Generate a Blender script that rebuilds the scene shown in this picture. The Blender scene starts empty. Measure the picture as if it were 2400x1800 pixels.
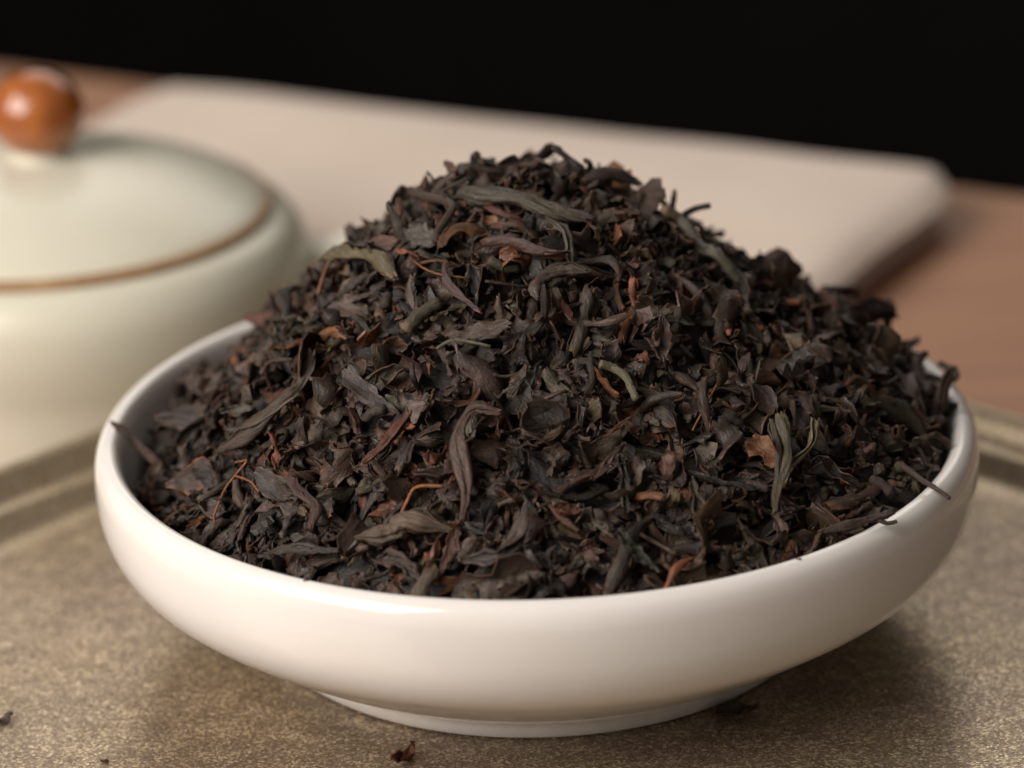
import bpy, math, random
import numpy as np
from mathutils import Matrix, Vector

# ---------------------------------------------------------------- camera, world, lamps, exposure
MM = 0.001                                   # everything is laid out in millimetres
sc = bpy.context.scene
COL = sc.collection
sc.render.engine = 'CYCLES'

cam_d = bpy.data.cameras.new('camera')
cam_d.sensor_width = 36.0
cam_d.lens = 105.0
cam_d.clip_start = 0.01
cam_d.clip_end = 20.0
cam_d.dof.use_dof = True
cam_d.dof.focus_distance = 0.377
cam_d.dof.aperture_fstop = 11.8
cam_d.dof.aperture_blades = 0
cam = bpy.data.objects.new('camera', cam_d)
COL.objects.link(cam)
cr = Vector((0.99953034, -0.00427214, -0.0303454)).normalized()
cf = Vector((-0.00733238, 0.92813036, -0.37218311)).normalized()
cu = cr.cross(cf).normalized()
cr = cf.cross(cu)
M = Matrix((cr, cu, -cf)).transposed().to_4x4()
M.translation = Vector((0, -378.589, 185.874)) * MM
cam.matrix_world = M
sc.camera = cam

world = bpy.data.worlds.new('World')
sc.world = world
world.use_nodes = True
bgn = world.node_tree.nodes['Background']
bgn.inputs['Color'].default_value = (1.0, 0.92, 0.84, 1)
bgn.inputs['Strength'].default_value = 0.15

def lamp(name, loc, target, sx, sy, watts, color):
    d = bpy.data.lights.new(name, 'AREA')
    d.shape = 'RECTANGLE'
    d.size, d.size_y = sx, sy
    d.energy = watts
    d.color = color
    o = bpy.data.objects.new(name, d)
    COL.objects.link(o)
    o.location = loc
    v = Vector(target) - Vector(loc)
    o.rotation_euler = v.to_track_quat('-Z', 'Y').to_euler()
    return o
lamp('softbox_lamp', (-0.56, -0.36, 0.50), (0, 0.02, 0.02), 0.66, 0.50, 10.4, (1.0, 0.925, 0.86))
lamp('rear_softbox_lamp', (0.10, 0.95, 0.70), (0, 0.0, 0.0), 1.10, 0.50, 3.2, (1.0, 0.93, 0.85))

sc.view_settings.view_transform = 'Standard'
sc.view_settings.look = 'None'
sc.view_settings.gamma = 1.0
sc.view_settings.use_curve_mapping = False
sc.view_settings.exposure = 0.0
sc.cycles.use_denoising = True
sc.cycles.max_bounces = 8
sc.cycles.sample_clamp_indirect = 6.0

# ---------------------------------------------------------------- material helpers
def mat(name):
    m = bpy.data.materials.new(name)
    m.use_nodes = True
    nt = m.node_tree
    return m, nt, nt.nodes['Principled BSDF']
def N(nt, t, **kw):
    n = nt.nodes.new(t)
    for k, v in kw.items():
        if k.startswith('i_'):
            n.inputs[k[2:].replace('_', ' ')].default_value = v
        else:
            setattr(n, k, v)
    return n
def link(nt, a, b):
    nt.links.new(a, b)
def ramp(nt, fac, stops):
    r = N(nt, 'ShaderNodeValToRGB')
    cr_ = r.color_ramp
    while len(cr_.elements) < len(stops):
        cr_.elements.new(0.5)
    for e, (p, c) in zip(cr_.elements, stops):
        e.position = p
        e.color = (*c, 1) if len(c) == 3 else c
    link(nt, fac, r.inputs['Fac'])
    return r.outputs['Color']
def objco(nt, scale=(1, 1, 1), rot=(0, 0, 0)):
    t = N(nt, 'ShaderNodeTexCoord')
    m = N(nt, 'ShaderNodeMapping')
    m.inputs['Scale'].default_value = scale
    m.inputs['Rotation'].default_value = rot
    link(nt, t.outputs['Object'], m.inputs['Vector'])
    return m.outputs['Vector']
def noise(nt, vec, scale, detail=4, rough=.55):
    n = N(nt, 'ShaderNodeTexNoise')
    n.inputs['Scale'].default_value = scale
    n.inputs['Detail'].default_value = detail
    n.inputs['Roughness'].default_value = rough
    link(nt, vec, n.inputs['Vector'])
    return n.outputs['Fac']
def bump(nt, h, dist, strength=1.0, prev=None):
    b = N(nt, 'ShaderNodeBump')
    b.inputs['Distance'].default_value = dist
    b.inputs['Strength'].default_value = strength
    link(nt, h, b.inputs['Height'])
    if prev is not None:
        link(nt, prev, b.inputs['Normal'])
    return b.outputs['Normal']

# ---------------------------------------------------------------- materials
def make_materials():
    MT = {}
    # glazed porcelain of the bowl
    m, nt, p = mat('white_porcelain')
    co = objco(nt)
    f = noise(nt, co, 60, 3)
    link(nt, ramp(nt, f, [(.3, (.765, .73, .695)), (.7, (.79, .76, .73))]), p.inputs['Base Color'])
    p.inputs['Roughness'].default_value = .09
    p.inputs['IOR'].default_value = 1.5
    p.inputs['Subsurface Weight'].default_value = .12
    p.inputs['Subsurface Radius'].default_value = (.004, .003, .002)
    p.inputs['Subsurface Scale'].default_value = .6
    f2 = noise(nt, co, 90, 2)
    link(nt, bump(nt, f2, .00008, .5), p.inputs['Normal'])
    MT['porcelain'] = m
    # unglazed, matt foot of the bowl
    m, nt, p = mat('matt_foot_porcelain')
    co = objco(nt)
    link(nt, ramp(nt, noise(nt, co, 300, 4), [(.3, (.70, .665, .64)), (.7, (.76, .73, .70))]), p.inputs['Base Color'])
    p.inputs['Roughness'].default_value = .42
    MT['foot'] = m
    # bronze metallic glaze of the tray: fine flakes on the floor, smoother and lighter on the rim, whose reflected sheen is put into the colour
    def bronze(name, lo, c1, c2, hi_c, r0, r1, bmp):
        m, nt, p = mat(name)
        co = objco(nt, (.75, 1.0, 1.0), (0, 0, 0))
        big = noise(nt, co, 26, 4, .6)
        mid = noise(nt, co, 300, 5, .7)
        vor = N(nt, 'ShaderNodeTexVoronoi')
        vor.inputs['Scale'].default_value = 4200
        link(nt, co, vor.inputs['Vector'])
        sep = N(nt, 'ShaderNodeSeparateColor')
        link(nt, vor.outputs['Color'], sep.inputs['Color'])
        add = N(nt, 'ShaderNodeMath', operation='MULTIPLY_ADD')       # flake brightness gathers in clouds
        link(nt, mid, add.inputs[0]); add.inputs[1].default_value = .9
        link(nt, sep.outputs['Red'], add.inputs[2])
        hi = N(nt, 'ShaderNodeMath', operation='SUBTRACT')
        link(nt, add.outputs[0], hi.inputs[0]); hi.inputs[1].default_value = .5
        base = ramp(nt, hi.outputs[0], [(.05, lo), (.40, c1), (.68, c2), (.90, hi_c)])
        mx = N(nt, 'ShaderNodeMix', data_type='RGBA', blend_type='MULTIPLY')
        mx.inputs[0].default_value = .8
        link(nt, base, mx.inputs[6])
        link(nt, ramp(nt, big, [(.34, (.80, .74, .77)), (.5, (.97, .94, .92)), (.64, (1.10, 1.06, .97))]), mx.inputs[7])
        link(nt, mx.outputs[2], p.inputs['Base Color'])
        p.inputs['Metallic'].default_value = .66
        link(nt, ramp(nt, sep.outputs['Green'], [(.2, (r0,)*3), (.9, (r1,)*3)]), p.inputs['Roughness'])
        b1 = bump(nt, sep.outputs['Blue'], .00004, bmp)
        link(nt, bump(nt, mid, .00006, bmp*.7, b1), p.inputs['Normal'])
        return m
    MT['tray'] = bronze('bronze_speckled_glaze', (.19, .143, .108), (.268, .211, .148), (.36, .295, .208), (.70, .59, .42), .44, .25, .8)
    MT['tray_rim'] = bronze('bronze_rim_glaze', (.30, .24, .165), (.35, .285, .20), (.41, .34, .24), (.54, .455, .325), .36, .27, .35)
    # table top: brown wood
    m, nt, p = mat('brown_table_wood')
    co = objco(nt, (1, 9, 1), (0, 0, .0))
    g = noise(nt, co, 14, 6, .6)
    link(nt, ramp(nt, g, [(.3, (.28, .135, .073)), (.5, (.34, .168, .09)), (.7, (.40, .205, .112))]), p.inputs['Base Color'])
    p.inputs['Roughness'].default_value = .55
    link(nt, bump(nt, g, .0002, .4), p.inputs['Normal'])
    MT['table'] = m
    # linen
    m, nt, p = mat('beige_linen')
    co = objco(nt)
    w = N(nt, 'ShaderNodeTexWave'); w.inputs['Scale'].default_value = 420; w.inputs['Distortion'].default_value = 1.0
    link(nt, co, w.inputs['Vector'])
    w2 = N(nt, 'ShaderNodeTexWave', bands_direction='Y'); w2.inputs['Scale'].default_value = 420; w2.inputs['Distortion'].default_value = 1.0
    link(nt, co, w2.inputs['Vector'])
    ad = N(nt, 'ShaderNodeMath', operation='ADD')
    link(nt, w.outputs['Fac'], ad.inputs[0]); link(nt, w2.outputs['Fac'], ad.inputs[1])
    link(nt, ramp(nt, noise(nt, co, 30, 5), [(.3, (.66, .545, .455)), (.7, (.73, .61, .52))]), p.inputs['Base Color'])
    p.inputs['Roughness'].default_value = .9
    p.inputs['Sheen Weight'].default_value = .15
    link(nt, bump(nt, ad.outputs[0], .00012, .5), p.inputs['Normal'])
    MT['linen'] = m
    # celadon glaze
    m, nt, p = mat('celadon_glaze')
    co = objco(nt)
    link(nt, ramp(nt, noise(nt, co, 40, 3), [(.3, (.655, .63, .51)), (.7, (.69, .665, .545))]), p.inputs['Base Color'])
    p.inputs['Roughness'].default_value = .3
    p.inputs['Subsurface Weight'].default_value = .08
    p.inputs['Subsurface Radius'].default_value = (.003, .003, .002)
    MT['celadon'] = m
    m, nt, p = mat('brown_unglazed_rim')
    co = objco(nt)
    link(nt, ramp(nt, noise(nt, co, 200, 4), [(.3, (.30, .17, .08)), (.7, (.42, .26, .13))]), p.inputs['Base Color'])
    p.inputs['Roughness'].default_value = .6
    MT['rimband'] = m
    # varnished wood knob
    m, nt, p = mat('varnished_orange_wood')
    co = objco(nt, (1, 1, .22))
    g = noise(nt, co, 420, 5, .6)
    link(nt, ramp(nt, g, [(.3, (.25, .062, .010)), (.55, (.37, .105, .017)), (.75, (.47, .155, .032))]), p.inputs['Base Color'])
    p.inputs['Roughness'].default_value = .34
    p.inputs['Coat Weight'].default_value = .8
    p.inputs['Coat Roughness'].default_value = .1
    MT['knob'] = m
    # black cloth backdrop
    m, nt, p = mat('black_backdrop_cloth')
    co = objco(nt)
    link(nt, ramp(nt, noise(nt, co, 6, 3), [(.3, (.006, .0056, .005)), (.7, (.009, .0084, .0075))]), p.inputs['Base Color'])
    p.inputs['Roughness'].default_value = 1
    p.inputs['Specular IOR Level'].default_value = .1
    MT['black'] = m
    # dry tea: colour comes from each leaf, grain from the leaf's own coordinates
    m, nt, p = mat('dry_tea_leaf')
    at = N(nt, 'ShaderNodeAttribute', attribute_name='tint')
    lc = N(nt, 'ShaderNodeAttribute', attribute_name='leaf')
    mp = N(nt, 'ShaderNodeMapping'); mp.inputs['Scale'].default_value = (.55, 1.6, 1.0)
    link(nt, lc.outputs['Vector'], mp.inputs['Vector'])
    vein = noise(nt, mp.outputs['Vector'], 1.3, 4, .62)
    grain = noise(nt, lc.outputs['Vector'], 5.5, 3, .6)
    mx = N(nt, 'ShaderNodeMix', data_type='RGBA', blend_type='MULTIPLY'); mx.inputs[0].default_value = 1
    link(nt, at.outputs['Color'], mx.inputs[6])
    link(nt, ramp(nt, vein, [(.30, (.55, .52, .52)), (.52, (1.0, 1.0, 1.0)), (.72, (1.7, 1.5, 1.35))]), mx.inputs[7])
    # brown fibre patches and pale dusty specks
    mb = N(nt, 'ShaderNodeMix', data_type='RGBA')
    pf = noise(nt, lc.outputs['Vector'], .5, 3, .7)
    link(nt, ramp(nt, pf, [(.58, (0, 0, 0)), (.74, (.38, .38, .38))]), mb.inputs[0])
    link(nt, mx.outputs[2], mb.inputs[6]); mb.inputs[7].default_value = (.085, .043, .024, 1)
    md = N(nt, 'ShaderNodeMix', data_type='RGBA')
    link(nt, ramp(nt, grain, [(.70, (0, 0, 0)), (.80, (.5, .5, .5))]), md.inputs[0])
    link(nt, mb.outputs[2], md.inputs[6]); md.inputs[7].default_value = (.16, .125, .095, 1)
    link(nt, md.outputs[2], p.inputs['Base Color'])
    p.inputs['Specular IOR Level'].default_value = .5
    link(nt, ramp(nt, vein, [(.3, (.62,)*3), (.7, (.44,)*3)]), p.inputs['Roughness'])
    b1 = bump(nt, vein, .00034, .9)
    link(nt, bump(nt, grain, .00009, .9, b1), p.inputs['Normal'])
    MT['tea'] = m
    return MT
MT = make_materials()

# ---------------------------------------------------------------- object helpers
def tag(o, label=None, cat=None, group=None, kind=None):
    for k, v in (('label', label), ('category', cat), ('group', group), ('kind', kind)):
        if v:
            o[k] = v
    return o
def empty(name, loc=(0, 0, 0)):
    o = bpy.data.objects.new(name, None)
    o.empty_display_size = .01
    COL.objects.link(o)
    o.location = Vector(loc) * MM
    return o
def mesh_obj(name, V, Q, material, parent=None, origin=(0, 0, 0), smooth=True, attrs=None):
    """V in millimetres (world); faces as an (n,4) array or a list of tuples; origin in mm."""
    V = (np.asarray(V, float) - np.asarray(origin)) * MM
    me = bpy.data.meshes.new(name)
    Q = np.asarray(Q) if not isinstance(Q, list) else Q
    if isinstance(Q, np.ndarray):
        n = len(Q)
        me.vertices.add(len(V)); me.vertices.foreach_set('co', V.astype(np.float32).ravel())
        me.loops.add(n*4); me.loops.foreach_set('vertex_index', Q.astype(np.int32).ravel())
        me.polygons.add(n)
        me.polygons.foreach_set('loop_start', np.arange(0, n*4, 4, dtype=np.int32))
        me.polygons.foreach_set('loop_total', np.full(n, 4, dtype=np.int32))
        me.update(calc_edges=True)
    else:
        me.from_pydata([tuple(v) for v in V], [], Q)
    me.polygons.foreach_set('use_smooth', np.full(len(me.polygons), smooth) if isinstance(smooth, bool) else smooth)
    if attrs:
        tint, leaf = attrs
        a = me.attributes.new('tint', 'FLOAT_COLOR', 'POINT')
        a.data.foreach_set('color', np.c_[tint, np.ones(len(tint))].astype(np.float32).ravel())
        a = me.attributes.new('leaf', 'FLOAT_VECTOR', 'POINT')
        a.data.foreach_set('vector', leaf.astype(np.float32).ravel())
    me.materials.append(material)
    me.validate()
    o = bpy.data.objects.new(name, me)
    COL.objects.link(o)
    if parent is not None:
        o.parent = parent
        o.location = (Vector(origin) * MM) - parent.location if parent.parent is None else Vector(origin) * MM - parent.location - parent.parent.location
    else:
        o.location = Vector(origin) * MM
    return o
def catmull(P, k):
    P = np.asarray(P, float)
    E_ = np.vstack([2*P[0]-P[1], P, 2*P[-1]-P[-2]])
    out = []
    for i in range(1, len(E_)-2):
        for t in np.arange(k)/k:
            a, b, c, d = E_[i-1], E_[i], E_[i+1], E_[i+2]
            out.append(.5*((2*b)+(c-a)*t+(2*a-5*b+4*c-d)*t*t+(3*b-a-3*c+d)*t**3))
    out.append(P[-1])
    return np.array(out)
def lathe(prof, seg, centre=(0, 0), wobble=0.0):
    """surface of revolution as quads; a profile point with r=0 collapses to tiny ring"""
    prof = np.asarray(prof, float)
    a = np.linspace(0, 2*np.pi, seg, endpoint=False)
    n = len(prof)
    w = 1 + wobble*(np.sin(2*a+.6)+.6*np.sin(3*a+2))
    X = centre[0] + prof[:, 0, None]*np.cos(a)*w
    Y = centre[1] + prof[:, 0, None]*np.sin(a)*w
    Z = np.repeat(prof[:, 1, None], seg, 1)
    V = np.stack([X, Y, Z], -1).reshape(-1, 3)
    i = np.arange(n-1)[:, None]*seg; j = np.arange(seg)[None]
    j2 = (j+1) % seg
    Q = np.stack([i+j, i+j2, i+seg+j2, i+seg+j], -1).reshape(-1, 4)
    return V, Q

# ---------------------------------------------------------------- setting: table, backdrop
TABLE_Z = -6.0
ex = np.array([.882, -.472, 0]); ey = np.array([-.472, -.882, 0])      # along the far edge / towards the viewer
edge0 = np.array([-13., 256.5, 0])
def slab(name, o0, ax, ay, lx, ly, z1, z0, bev, material):
    c = [o0 - ax*lx, o0 + ax*lx, o0 + ax*lx + ay*ly, o0 - ax*lx + ay*ly]
    ins = [ax+ay, -ax+ay, -ax-ay, ax-ay]
    rings = [(0.0, z0), (0.0, z1-bev), (bev*.3, z1-bev*.3), (bev, z1)]
    V = []
    for d, z in rings:
        for k in range(4):
            q = c[k] + ins[k]*d
            V.append((q[0], q[1], z))
    F = []
    for i in range(len(rings)-1):
        for k in range(4):
            F.append((i*4+(k+1) % 4, i*4+k, (i+1)*4+k, (i+1)*4+(k+1) % 4))
    F.append((15, 14, 13, 12)); F.append((0, 1, 2, 3))
    return mesh_obj(name, V, F, material, smooth=False)
tb = slab('table_top', edge0, ex, ey, 620, 800, TABLE_Z, TABLE_Z-28, 3, MT['table'])
tag(tb, 'brown wooden table top under the tray, teapot and cloth', 'table', kind='structure')

# black cloth backdrop: gently rippled sheet standing well behind the table
def backdrop():
    nx, nz = 161, 12
    V = []
    for j in range(nz):
        for i in range(nx):
            s = -4200 + 8400*i/(nx-1)
            d = 14*math.sin(s*.019) + 8*math.sin(s*.043+1)
            q = edge0 + ex*s - ey*(1100+d)
            V.append((q[0], q[1], -900 + 2400*j/(nz-1)))
    F = [(j*nx+i, j*nx+i+1, (j+1)*nx+i+1, (j+1)*nx+i) for j in range(nz-1) for i in range(nx-1)]
    o = mesh_obj('backdrop', V, np.array(F), MT['black'])
    tag(o, 'plain black backdrop behind the table', 'backdrop', kind='structure')
backdrop()

# ---------------------------------------------------------------- tray (rounded square, rotated about 46 degrees)
def tray():
    half, rc = 120.0, 13.0
    na = math.radians(46.05)
    n1 = np.array([math.cos(na), math.sin(na)]); n2 = np.array([-math.sin(na), math.cos(na)])
    cen = -(half-88.0)*(n1+n2)
    def outline(inset, m=14, ns=20):
        h = half-inset; r = max(rc-inset*.8, 2.0); pts = []
        for k, (sx, sy) in enumerate(((1, 1), (-1, 1), (-1, -1), (1, -1))):
            cx, cy = sx*(h-r), sy*(h-r)
            a0 = k*math.pi/2
            for t in np.linspace(0, math.pi/2, m):
                pts.append((cx+r*math.cos(a0+t), cy+r*math.sin(a0+t)))
            nx_, ny_ = ((-1, 1), (-1, -1), (1, -1), (1, 1))[k]
            ex_, ey_ = nx_*(h-r), ny_*(h-r)
            p0 = np.array(pts[-1])
            p1 = np.array((ex_ + r*math.cos(a0+math.pi/2), ey_ + r*math.sin(a0+math.pi/2)))
            for t in np.linspace(0, 1, ns+2)[1:-1]:
                pts.append(tuple(p0+(p1-p0)*t))
        P = np.array(pts)
        return cen + P[:, :1]*n1 + P[:, 1:]*n2
    def sweep(prof, cap):
        V = []; m = None
        rng = np.random.default_rng(3)
        for d, z in prof:
            P = outline(d); m = len(P)
            jig = .06*np.sin(np.arange(m)*.37+d) + .04*np.sin(np.arange(m)*.83)
            V.append(np.c_[P, np.full(m, z)])
        V = np.vstack(V)
        F = []
        for i in range(len(prof)-1):
            for j in range(m):
                F.append((i*m+j, i*m+(j+1) % m, (i+1)*m+(j+1) % m, (i+1)*m+j))
        if cap:
            F.append(tuple((len(prof)-1)*m+j for j in range(m)))
        return V, F
    root = empty('serving_tray', (cen[0], cen[1], TABLE_Z))
    tag(root, 'square bronze speckled tray with stepped rim, under the white bowl', 'tray')
    rim_prof = [(6, -6), (2, -5.9), (.5, -4.6), (0, -2), (0, 3.4), (.35, 4.9), (1.0, 6.6), (2.2, 7.3), (3.2, 7.1), (4.2, 6.2), (5.2, 4.9), (6.0, 3.9), (6.5, 3.5), (7.0, 3.4), (8.6, 3.4), (9.2, 3.1),
                (10.0, 2.2), (11.0, 1.1), (12.0, .4), (13.4, .08), (16.0, 0)]
    V, F = sweep(rim_prof, False)
    mesh_obj('rim', V, F, MT['tray_rim'], root, origin=(cen[0], cen[1], TABLE_Z))
    V, F = sweep([(16.0, -6), (16.0, 0), (17, 0.0)], True)
    mesh_obj('floor_plate', V, F, MT['tray'], root, origin=(cen[0], cen[1], TABLE_Z), smooth=False)
tray()

# ---------------------------------------------------------------- the white bowl
def bowl():
    root = empty('porcelain_bowl', (0, 0, 0))
    tag(root, 'white porcelain bowl heaped with black tea, standing on the bronze tray', 'bowl')
    outer = [(38.0, 3.5), (39.6, 3.55), (41.8, 4.1), (45.2, 6.1), (49.3, 8.85), (53.4, 11.7), (56.8, 14.4), (58.7, 16.9), (59.8, 19.7),
             (60.25, 22.7), (60.3, 25.3), (60.1, 27.1), (59.5, 28.5), (58.5, 29.3), (57.6, 29.35), (56.9, 28.7),
             (56.4, 27.2), (56.1, 24.6), (55.3, 19.8), (53.0, 14.0), (48.0, 9.2), (38.0, 6.8), (20.0, 6.2), (.2, 6.1)]
    V, Q = lathe(catmull(outer, 5), 200, wobble=.0009)
    mesh_obj('body', V, Q, MT['porcelain'], root)
    foot = [(30, 3.4), (30.6, .9), (31.4, .1), (33, 0.02), (37.2, 0.02), (38.2, .12), (38.6, .45), (38.75, 1.6), (38.9, 3.1), (38.9, 3.9)]
    V, Q = lathe(foot, 160, wobble=.0006)
    mesh_obj('foot_ring', V, Q, MT['foot'], root)
bowl()

# ---------------------------------------------------------------- folded linen cloth
def cloth():
    rng = random.Random(5)
    root = empty('folded_cloth', (0, 200, TABLE_Z))
    tag(root, 'thick folded beige linen cloth lying at the far edge of the table', 'cloth')
    # corner points in plan: front right, far right, far left, front left
    A = np.array([49., 110.]); B = np.array([87., 182.]); C_ = np.array([-82., 263.]); D = np.array([-112., 178.])
    def layer(name, z0, z1, grow, shift):
        nu, nv = 64, 36
        V = []
        h = z1-z0
        top = []; bot = []
        for j in range(nv+1):
            v = j/nv
            for i in range(nu+1):
                u = i/nu
                p = (A*(1-u)+D*u)*(1-v) + (B*(1-u)+C_*u)*v
                c = (A+B+C_+D)/4
                a_, b_ = 2*u-1, 2*v-1                     # round the corners in plan
                p = c + (p-c)*(1-.06*(abs(a_)**5)*(abs(b_)**5) + .006*math.sin(7*a_+3*b_) + .004*math.sin(15*a_-4*b_))
                p = c + (p-c)*grow + np.array(shift)
                # distance to the border gives the soft rounded fold
                du = min(u, 1-u)*190; dv = min(v, 1-v)*86
                e = min(du, dv)
                rr = h*.5
                k = min(e/(rr*3.0), 1.0)
                roll = math.sqrt(max(0.0, 1-(1-k)**2))
                w = 1.1*math.sin(u*9+v*3+z0) + .9*math.sin(v*8-u*5+1+z0) + .5*math.sin(u*23+v*6+2)
                w *= min(1, e/14)
                mid = (z0+z1)/2
                # the near right corner thins out, the far edge sags a touch
                top.append((p[0], p[1], mid + rr*roll + w*.5))
                bot.append((p[0], p[1], mid - rr*roll))
        V = top+bot
        m = nu+1; off = len(top)
        F = []
        for j in range(nv):
            for i in range(nu):
                a = j*m+i
                F.append((a, a+m, a+m+1, a+1))
                F.append((off+a, off+a+1, off+a+m+1, off+a+m))
        return mesh_obj(name, V, np.array(F), MT['linen'], root, origin=(0, 200, TABLE_Z))
    layer('lower_fold', TABLE_Z+.02, TABLE_Z+4.4, .985, (0, 0))
    layer('upper_fold', TABLE_Z+3.2, TABLE_Z+11.8, 1.0, (0, 0))
cloth()

# ---------------------------------------------------------------- celadon teapot
def teapot():
    cx, cy = -82.0, 104.0
    root = empty('celadon_teapot', (cx, cy, TABLE_Z))
    tag(root, 'pale green celadon teapot with brown lid line and round wooden knob', 'teapot')
    org = (cx, cy, TABLE_Z)
    body = [(.2, -5.2), (28, -5.2), (36, -5.9), (39.8, -6), (41.8, -5.4), (42.5, -3.4), (42.8, 1.0), (43.1, 6.0), (43.9, 11.0), (44.3, 15.6), (43.8, 20.2),
            (42.0, 23.6), (39.8, 25.3), (38.0, 25.7), (36.6, 25.2), (36.2, 23)]
    V, Q = lathe(catmull(body, 5), 128, (cx, cy))
    mesh_obj('body', V, Q, MT['celadon'], root, origin=org)
    # spout: tapered curved tube towards the right
    path = catmull([(-46, 105, 8), (-41, 107, 9), (-36, 109.0, 10.6), (-31.5, 110.6, 12.4), (-28, 111.8, 14.4)], 6)
    rad = np.interp(np.linspace(0, 1, len(path)), [0, .4, .8, 1], [10.2, 8.0, 6.2, 5.8])
    seg = 36; V = []
    for i, p in enumerate(path):
        t = path[min(i+1, len(path)-1)] - path[max(i-1, 0)]; t /= np.linalg.norm(t)
        a = np.cross(t, [0, 0, 1.]); a /= np.linalg.norm(a); b = np.cross(a, t)
        for k in range(seg):
            g = 2*math.pi*k/seg
            V.append(p + rad[i]*(a*math.cos(g)+b*math.sin(g)))
    n = len(path)
    for i in range(n-1, n-7, -1):                    # inner wall, so the mouth is open
        t = path[min(i+1, n-1)] - path[max(i-1, 0)]; t /= np.linalg.norm(t)
        a = np.cross(t, [0, 0, 1.]); a /= np.linalg.norm(a); b = np.cross(a, t)
        for k in range(seg):
            g = 2*math.pi*k/seg
            V.append(path[i] + (rad[i]-1.4)*(a*math.cos(g)+b*math.sin(g)))
    F = [(i*seg+k, i*seg+(k+1) % seg, (i+1)*seg+(k+1) % seg, (i+1)*seg+k) for i in range(len(V)//seg-1) for k in range(seg)]
    mesh_obj('spout', V, np.array(F), MT['celadon'], root, origin=org)
    # lid with brown bare rim, small collar and wooden knob
    lidp = [(37.4, 27.2), (36.6, 27.9), (34.5, 29.2), (29, 31.8), (22, 34.2), (14, 35.8), (7.5, 36.4), (5.4, 36.6), (4.8, 37.2), (4.7, 37.9), (.2, 38.0)]
    V, Q = lathe(catmull(lidp, 4), 128, (cx, cy))
    lid = mesh_obj('lid', V, Q, MT['celadon'], root, origin=(cx, cy, 26))
    V, Q = lathe(catmull([(36.4, 25.4), (37.9, 25.5), (38.5, 26.3), (38.1, 27.2), (36.9, 27.5)], 4), 128, (cx, cy))
    mesh_obj('bare_rim', V, Q, MT['rimband'], lid, origin=(cx, cy, 26))
    kn = []
    for a in np.linspace(-1.18, math.pi/2-.02, 22):
        kn.append((7.95*math.cos(a), 43.9 + 7.4*math.sin(a)))
    kn = [(.2, 37.14), (2.0, 37.13)] + kn
    V, Q = lathe(kn, 64, (cx, cy))
    mesh_obj('knob', V, Q, MT['knob'], lid, origin=(cx, cy, 37))
teapot()

# ---------------------------------------------------------------- tea: the heap surface (mm)
PR = np.array([0, 8, 16, 22, 32, 40, 48, 56.5, 70.])
PZ = {'left': [62.6, 61.8, 58.8, 54.6, 45.6, 37.2, 29, 20.5, 8], 'right': [62.6, 61.6, 57.6, 52.6, 45.4, 41.2, 35.8, 29.0, 18],
      'front': [62.6, 61.2, 57.2, 52.8, 45.0, 38.4, 31.8, 25.0, 14], 'back': [62.6, 61.4, 58.2, 54.2, 45.8, 38.2, 31, 24, 12]}
def heap_z(x, y):
    x = np.asarray(x, float); y = np.asarray(y, float)
    r = np.hypot(x, y); th = np.arctan2(y, x); out = 0; wt = 0
    for nm, a in (('right', 0), ('back', np.pi/2), ('left', np.pi), ('front', -np.pi/2)):
        w = np.maximum(np.cos(th - a), 0)**2
        out = out + w*np.interp(r, PR, PZ[nm]); wt = wt + w
    b = .8*np.sin(.55*x + .3*y + 1) * np.sin(.5*y - .2*x) + .5*np.sin(.9*x - .7*y + 2)
    return out/wt + b*np.clip((60 - r)/10, 0, 1)
def heap_n(x, y):
    e = 1.5
    n = np.array([-(heap_z(x+e, y)-heap_z(x-e, y))/(2*e), -(heap_z(x, y+e)-heap_z(x, y-e))/(2*e), 1.0])
    return n/np.linalg.norm(n)
def wall_r(z):
    return np.interp(z, [5, 6.8, 9.2, 14, 19.8, 24.6, 27.2, 28.7, 29.4, 30.1], [20, 38, 48, 52.8, 55.0, 55.8, 56.1, 56.6, 58, 75])
def keep_inside(V):
    """slide a leaf inwards until nothing of it is in the porcelain"""
    for _ in range(3):
        r = np.hypot(V[:, 0], V[:, 1])
        over = r - (wall_r(V[:, 2]) - .15)
        k = np.argmax(over)
        if over[k] <= 0:
            break
        d = V[k, :2]/max(r[k], 1e-6)
        V = V - np.r_[d*over[k], 0]
    return V

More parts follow.
